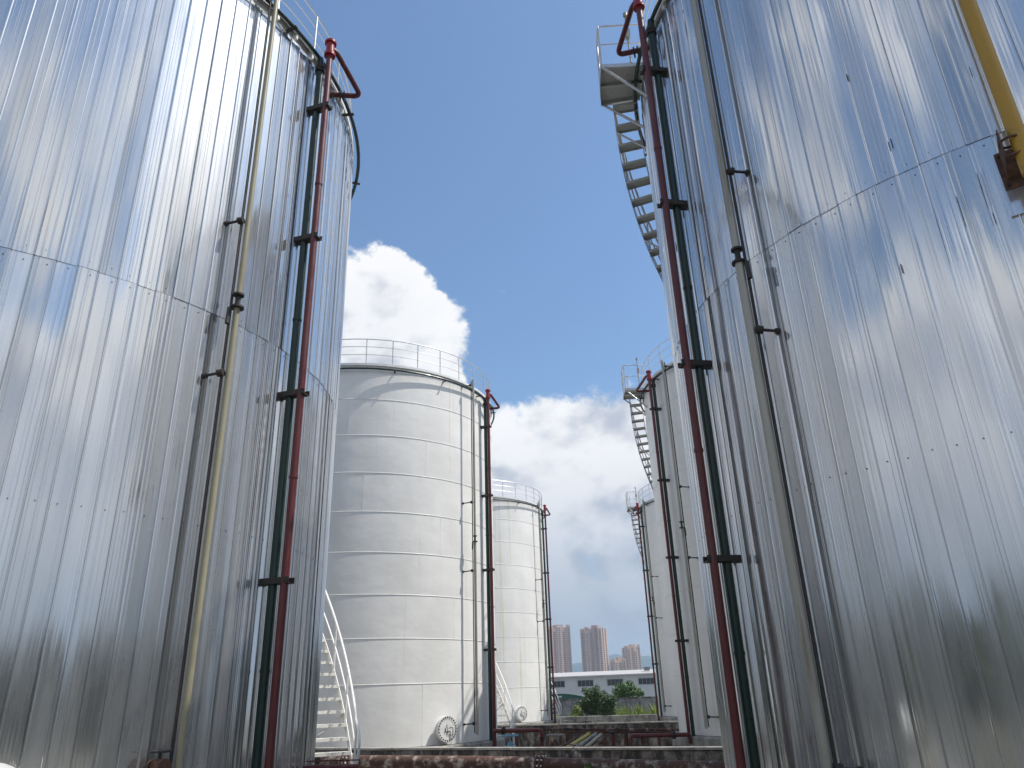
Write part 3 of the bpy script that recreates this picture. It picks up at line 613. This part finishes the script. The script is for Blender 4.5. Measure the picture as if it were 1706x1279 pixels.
# leftover pipe lengths resting on a trestle
tr = empty('pipe_trestle', (-1.5, 28.2, 0)); tag(tr, 'low rusty trestle under the leftover pipe lengths', 'trestle')
MB().box((0, .5, -.11), (1.3, .10, .10)).build('beam', M['rust2'], tr)
for x in (-.5, .5): MB().box((x, .5, (GZ - .16) / 2), (.09, .09, -.16 - GZ)).build('leg', M['rust2'], tr)
scr = [((-2.30, 27.4, -.22), (-1.55, 29.4, .13), 'yellow_scrap', 'yellow painted length of scrap pipe in the leftover pile'), ((-1.95, 27.3, -.20), (-1.30, 29.5, .12), 'cap', 'longest pale length of scrap pipe in the leftover pile'),
       ((-1.62, 27.3, -.20), (-1.12, 29.3, .10), 'grey_pipe', 'cream length of scrap pipe right in the leftover pile'), ((-1.35, 27.4, -.22), (-1.00, 29.1, .05), 'rust', 'rightmost flaking length of scrap pipe in the leftover pile'), ((-2.65, 27.6, -.22), (-2.02, 29.2, .0), 'rust2', 'thin brown length of scrap pipe at the left of the pile')]
M['yellow_scrap'] = mat_paint('faded_yellow_paint', (0.50, 0.44, 0.10), 0.6, (0.3, 0.2, 0.1), 0.3, 9)
for a, b, m, lab in scr:
    A, B = Vector(a), Vector(b); c = (A + B) / 2; ax = (B - A).normalized()
    s = MB().tube([A - c, B - c], .06 if m != 'rust2' else .035, 10).disc(B - c - ax * .02, ax, .085 if m != 'rust2' else .05, .04, 12)
    tag(s.build('scrap_pipe', M[m], None, True, c), lab, 'pipe', 'leftover scrap pipes')

# bolted white cover at the left edge and the rusty drain valve on the left clad tank
mh = empty('white_pipe_cap', tuple(Vector((L1[0], L1[1], 0)) + pol(6.12, 49.3, .62))); tag(mh, 'white domed pipe cap low at the left edge of the clad tank', 'pipe cap')
ax = pol(1, 49.3, 0)
MB().tube([ax * t for t in (0, .16, .22, .27, .29)], [.30, .30, .27, .17, .03], 24).build('dome', M['trim_white'], mh, True); MB().disc(ax * .03, ax, .36, .05, 24).build('dome_flange', M['trim_white'], mh)
dv = empty('drain_valve', tuple(Vector((L1[0], L1[1], 0)) + pol(6.12, 64.9, .80))); tag(dv, 'clump-like rusty drain valve at the foot of the cream pipe', 'valve')
ax = pol(1, 64.9, 0); tx = pol(1, 154.9, 0)
MB().tube([ax * 0, ax * .34], .05, 10).disc(ax * .10, ax, .10, .04, 14).disc(ax * .30, ax, .10, .04, 14).disc(ax * .20, (0, 0, 1), .09, .20, 12).build('valve_body', M['rust2'], dv, True)
MB().tube([ax * .2 + Vector((0, 0, .1)), ax * .2 + Vector((0, 0, .20))], .02, 6).tube([ax * .2 + tx * (.12 * math.cos(k * .393)) + ax * (.12 * math.sin(k * .393)) + Vector((0, 0, .18)) for k in range(16)], .014, 5, closed=True).build('handwheel', M['dark'], dv, True)

# ------------------------------------------------------------------ plants
def foliage(blobs, n, size, r, mesh_name, m):
    mb = MB(); vs = []; fs = []
    tot = sum(b[3] * b[4] * b[5] for b in blobs)
    for cx, cy, cz, rx, ry, rz in blobs:
        for _ in range(int(n * rx * ry * rz / tot)):
            u = Vector((r.gauss(0, 1), r.gauss(0, 1), r.gauss(0, 1))).normalized() * (r.random() ** .28)
            if r.random() < .10: u *= 1.12
            p = Vector((cx + u.x * rx, cy + u.y * ry, cz + u.z * rz)); s = size * r.uniform(.55, 1.35)
            nrm = (u + Vector((r.uniform(-.9, .9), r.uniform(-.9, .9), r.uniform(-.3, 1.0)))).normalized()
            t = nrm.orthogonal().normalized(); t.rotate(Matrix.Rotation(r.uniform(0, 6.28), 3, nrm)); b = nrm.cross(t)
            o = len(vs); vs += [p - t * s, p + b * s * .45 + nrm * s * .12, p + t * s, p - b * s * .45 + nrm * s * .12]; fs.append((o, o + 1, o + 2, o + 3))
    mb.add(vs, fs); return mb
def shrub(loc, blobs, n, size, m, label, trunk_h, seed, cat='shrub'):
    r = random.Random(seed); T = empty('shrub' if cat == 'shrub' else 'tree', loc); tag(T, label, cat)
    full = []
    for cx, cy, cz, rx, ry, rz in blobs:
        full.append((cx, cy, cz, rx * .68, ry * .68, rz * .68))
        for _ in range(12):
            u = Vector((r.gauss(0, 1), r.gauss(0, 1), r.gauss(0, .9))).normalized() * .78
            k = r.uniform(.18, .38); full.append((cx + u.x * rx, cy + u.y * ry, cz + u.z * rz, rx * k, ry * k, rz * k))
    foliage(full, n, size, r, 'crown', M[m]).build('crown', M[m], T)
    tk = MB(); tk.tube([(0, 0, 0), (.04, .02, trunk_h * .5), (0, 0, trunk_h)], [.13, .09, .04], 8)
    for _ in range(6):
        b = blobs[r.randrange(len(blobs))]; tk.tube([(0, 0, trunk_h * r.uniform(.25, .7)), (b[0] * .5 + r.uniform(-.2, .2), b[1] * .5, b[2] * .75), (b[0] + r.uniform(-.5, .5) * b[3], b[1] + r.uniform(-.5, .5) * b[4], b[2] + b[5] * .4)], [.05, .03, .012], 5)
    tk.build('trunk', M['bark'], T, True)
    return T
shrub((-3.2, 76, GZ), [(-.05, 0, 2.15, 1.35, 1.2, 1.25), (.7, -.1, 1.55, 1.3, 1.1, 1.25), (-.6, .1, 1.4, 1.15, 1.0, 1.2), (1.2, 0, .95, 1.0, .9, .9)], 8500, .11, 'leaf', 'dark round bushy tree in front of the perimeter wall', 1.8, 11, 'tree')
shrub((-4.95, 75, GZ), [(.1, 0, .9, .5, .45, .8), (-.25, 0, .55, .5, .4, .55)], 1400, .09, 'leaf3', 'small yellow-green shrub left of the dark round tree', .9, 12)
shrub((-.1, 96, GZ), [(-.3, 0, 2.9, 1.25, 1.1, 1.0), (-1.1, 0, 2.3, .8, .9, 1.1), (.9, 0, 2.3, .9, .9, .9), (1.3, 0, 1.7, .6, .8, .9), (.1, 0, 1.7, 1.3, 1.1, 1.2)], 6500, .12, 'leaf2', 'bright green bushy tree peeping over the perimeter wall', 2.4, 13, 'tree')
def grass(name, x0, x1, y0, y1, z, n, h, label, seed, m='leaf3'):
    r = random.Random(seed); mb = MB(); vs = []; fs = []
    for _ in range(n):
        x, y = r.uniform(x0, x1), r.uniform(y0, y1); hh = h * r.uniform(.4, 1.2) * (.65 + .5 * math.sin(x * 2.3 + seed) ** 2); a = r.uniform(0, 6.28); dx, dy = math.cos(a) * .03, math.sin(a) * .03; lx, ly = r.gauss(0, .16) * hh, r.gauss(0, .16) * hh
        o = len(vs); vs += [(x - dx, y - dy, z), (x + dx, y + dy, z), (x + lx * .5 + dx * .7, y + ly * .5 + dy * .7, z + hh * .6), (x + lx * .5 - dx * .7, y + ly * .5 - dy * .7, z + hh * .6), (x + lx * 1.3, y + ly * 1.3, z + hh)]
        fs += [(o, o + 1, o + 2, o + 3), (o + 3, o + 2, o + 4)]
    mb.add(vs, fs); tag(mb.build(name, M[m]), label, 'grass', kind='stuff')
grass('weeds', -1.2, 5.5, 68, 75, GZ, 3800, 1.25, 'yellow-green weeds growing before the perimeter wall', 3)
grass('weeds', -7.5, -4.2, 70, 75, GZ, 900, .8, 'sparse weeds left of the dark round tree', 4)
grass('weed_tuft', -1.02, -.82, 17.05, 17.2, .0, 26, .22, 'small green weed tuft at the thick rusty pipe', 5, 'leaf2')
r = random.Random(21); blobs = []
for i in range(46):
    az = 52 + (257 - 52) * i / 45 + r.uniform(-1.2, 1.2); D = r.uniform(46, 54); x, y = D * math.sin(R_(az)), 6 + D * math.cos(R_(az)); h = r.uniform(6.2, 8.6) if az < 180 else r.uniform(6.8, 10.0)
    blobs += [(x, y, GZ + h * .60, 2.5, 2.5, h * .40), (x + r.uniform(-1.5, 1.5), y + 1, GZ + h * .32, 3.0, 2.6, h * .34)]
tag(foliage(blobs, 64000, .62, r, 'tree_belt', M['leaf_far']).build('tree_belt', M['leaf_far']), 'dark belt of trees mirrored low in the clad tanks', 'trees', kind='stuff')

# ------------------------------------------------------------------ warehouse, canopy, towers
wh = empty('warehouse', (-6, 150, GZ)); tag(wh, 'long pale grey warehouse with strip windows behind the perimeter wall', 'warehouse')
W0, W1, ez = -30.0, 26.0, 4.65 - GZ
n = 112; vs = []; fs = []
for i in range(n + 1):
    x = W0 + (W1 - W0) * i / n; y = -.035 if i % 2 else 0.0; vs += [(x, y, 0), (x, y, ez)]
fs = [(2 * i, 2 * i + 2, 2 * i + 3, 2 * i + 1) for i in range(n)]
mb = MB(); mb.add(vs, fs); mb.box(((W0 + W1) / 2, 12, ez / 2 - .05), (W1 - W0 - .1, 23.8, ez - .1)); mb.build('wall', M['siding'], wh)
mb = MB(); mb.add([(W0 - .5, -.6, ez - .05), (W1 + .5, -.6, ez + .12), (W1 + .5, 12, ez + 1.1), (W0 - .5, 12, ez + .95), (W0 - .5, 24.6, ez - .05), (W1 + .5, 24.6, ez + .12), (W0 - .5, -.6, ez - .25), (W1 + .5, -.6, ez - .08)], [(0, 1, 2, 3), (3, 2, 5, 4), (6, 7, 1, 0)])
mb.build('roof', M['roofsheet'], wh)
for k, x0 in enumerate((-20.4, -14.7, -9.33, -3.82, 1.93, 7.6)):
    x = x0 + 6; wd = 2.88
    f = MB().box((x + wd / 2, -.05, 3.36 - GZ), (wd, .06, 1.02)).build('window', M['glass'], wh)
    fr = MB()
    for zz in (2.84, 3.88): fr.box((x + wd / 2, -.10, zz - GZ), (wd + .12, .05, .07))
    for q in range(5): fr.box((x + wd * q / 4, -.10, 3.36 - GZ), (.07, .05, .97))
    fr.build('window_frame', M['frame'], f)
vh = MB().box((9.8, 6, ez + .95), (1.1, 1.1, .5)).box((9.8, 6, ez + 1.25), (1.5, 1.5, .12)); vh.build('roof_vent', M['frame'], wh)
cp = empty('arched_canopy', (-8.6, 100, GZ)); tag(cp, 'dark green arched canopy showing over the perimeter wall', 'canopy')
vs = []; k = 14
for y in (0, 5):
    for zo in (0, .12):
        for i in range(k + 1):
            t = i / k * 2 - 1; vs.append((t * 3.2, y, 1.62 - GZ - .48 * t * t - zo))
kk = k + 1; fs = []
for i in range(k): fs += [(i, i + 1, 2 * kk + i + 1, 2 * kk + i), (kk + i, 3 * kk + i, 3 * kk + i + 1, kk + i + 1), (i, kk + i, kk + i + 1, i + 1)]
mb = MB(); mb.add(vs, fs); mb.build('canopy_sheet', M['canopy'], cp, True)
mb = MB(); mb.add([(t * 3.1, .06, 1.60 - GZ - .48 * t * t) for t in [i / 7 - 1 for i in range(15)]] + [(3.1, .06, .5 - GZ), (-3.1, .06, .5 - GZ)], [tuple(range(17))]); mb.build('gable_board', M['canopy'], cp)
for x in (-.0, -1.75): MB().box((x, .02, 1.28 - GZ), (.55, .04, .20)).build('gable_pane', M['roofsheet'], cp)
for x in (-3.0, 3.0):
    for y in (.3, 4.7): MB().box((x, y, .55), (.12, .12, 1.1)).build('canopy_post', M['frame'], cp)

def tower(x, y, w_, dpt, h, rz, m, label, floors, bays, seed):
    T = empty('apartment_tower', (x, y, GZ), R_(rz)); tag(T, label, 'tower', 'apartment towers on the skyline'); r = random.Random(seed)
    MB().box((0, 0, h / 2), (w_ * .96, dpt, h)).build('wall', M[m], T)
    bw = w_ / bays; fh = h / floors
    wn = MB()
    for b in range(bays):
        xc = -w_ / 2 + bw * (b + .5); pr = 1.6 if b % 2 == 0 else .9; hb = h + r.choice((-3.2, 0, 2.0, 3.6))
        MB().box((xc, -dpt / 2 - pr / 2 + .1, hb / 2), (bw * .72, pr, hb)).build('bay', M['tpier' if (b + seed) % 3 == 0 else m], T)
        MB().box((xc - bw * .46, -dpt / 2 - .35, h / 2 + .8), (bw * .12, .9, h + 1.6)).build('pier', M['tpier'], T)
        for f in range(floors):
            z = fh * (f + .55)
            if z > hb - 2: continue
            wn.box((xc, -dpt / 2 - pr + .02, z), (bw * .44, .24, fh * .52))
    for s in (-1, 1):
        for b in range(4):
            yc = -dpt / 2 + dpt * (b + .5) / 4
            for f in range(floors): wn.box((s * w_ * .48, yc, fh * (f + .55)), (.3, dpt * .10, fh * .5))
        for b in (0, 2): MB().box((s * (w_ * .48 + .5), -dpt / 2 + dpt * (b + .9) / 4, h / 2), (1.2, dpt * .10, h + 1)).build('side_pier', M['tpier'], T)
    tag(wn.build('windows', M['twin'], T), kind='stuff')
    MB().box((w_ * .1, 0, h + 2.0), (w_ * .3, dpt * .5, 4.0)).box((-w_ * .3, 0, h + 1.2), (w_ * .18, dpt * .5, 2.4)).build('roof_house', M[m], T)
tower(-91, 1050, 34, 22, 86, 28, 'tower', 'tall pinkish tower half hidden behind the farther left white tank', 33, 5, 1)
tower(-38, 1000, 29, 20, 79, -16, 'tower', 'tallest free-standing pinkish tower in the gap between the tank rows', 31, 5, 2)
tower(-10.4, 1000, 16, 14, 40, 20, 'tower2', 'lowest tower, beige, in front of the right-hand tower', 16, 3, 3)
tower(7.5, 1100, 20, 18, 60, 24, 'tower2', 'slim beige tower right of the gap, rising behind the lowest one', 24, 4, 4)

# ------------------------------------------------------------------ air
hz = MB().box((0, 0, 118), (8800, 8800, 244))
m = bpy.data.materials.new('haze_air'); m.use_nodes = True; t = m.node_tree; t.nodes.clear()
pv = N(t, 'ShaderNodeVolumePrincipled'); pv.inputs['Color'].default_value = (0.60, 0.78, 1.0, 1); pv.inputs['Density'].default_value = 0.00028; pv.inputs['Anisotropy'].default_value = 0.2
out = N(t, 'ShaderNodeOutputMaterial'); t.links.new(pv.outputs[0], out.inputs['Volume'])
ho = hz.build('haze', m); tag(ho, kind='stuff')
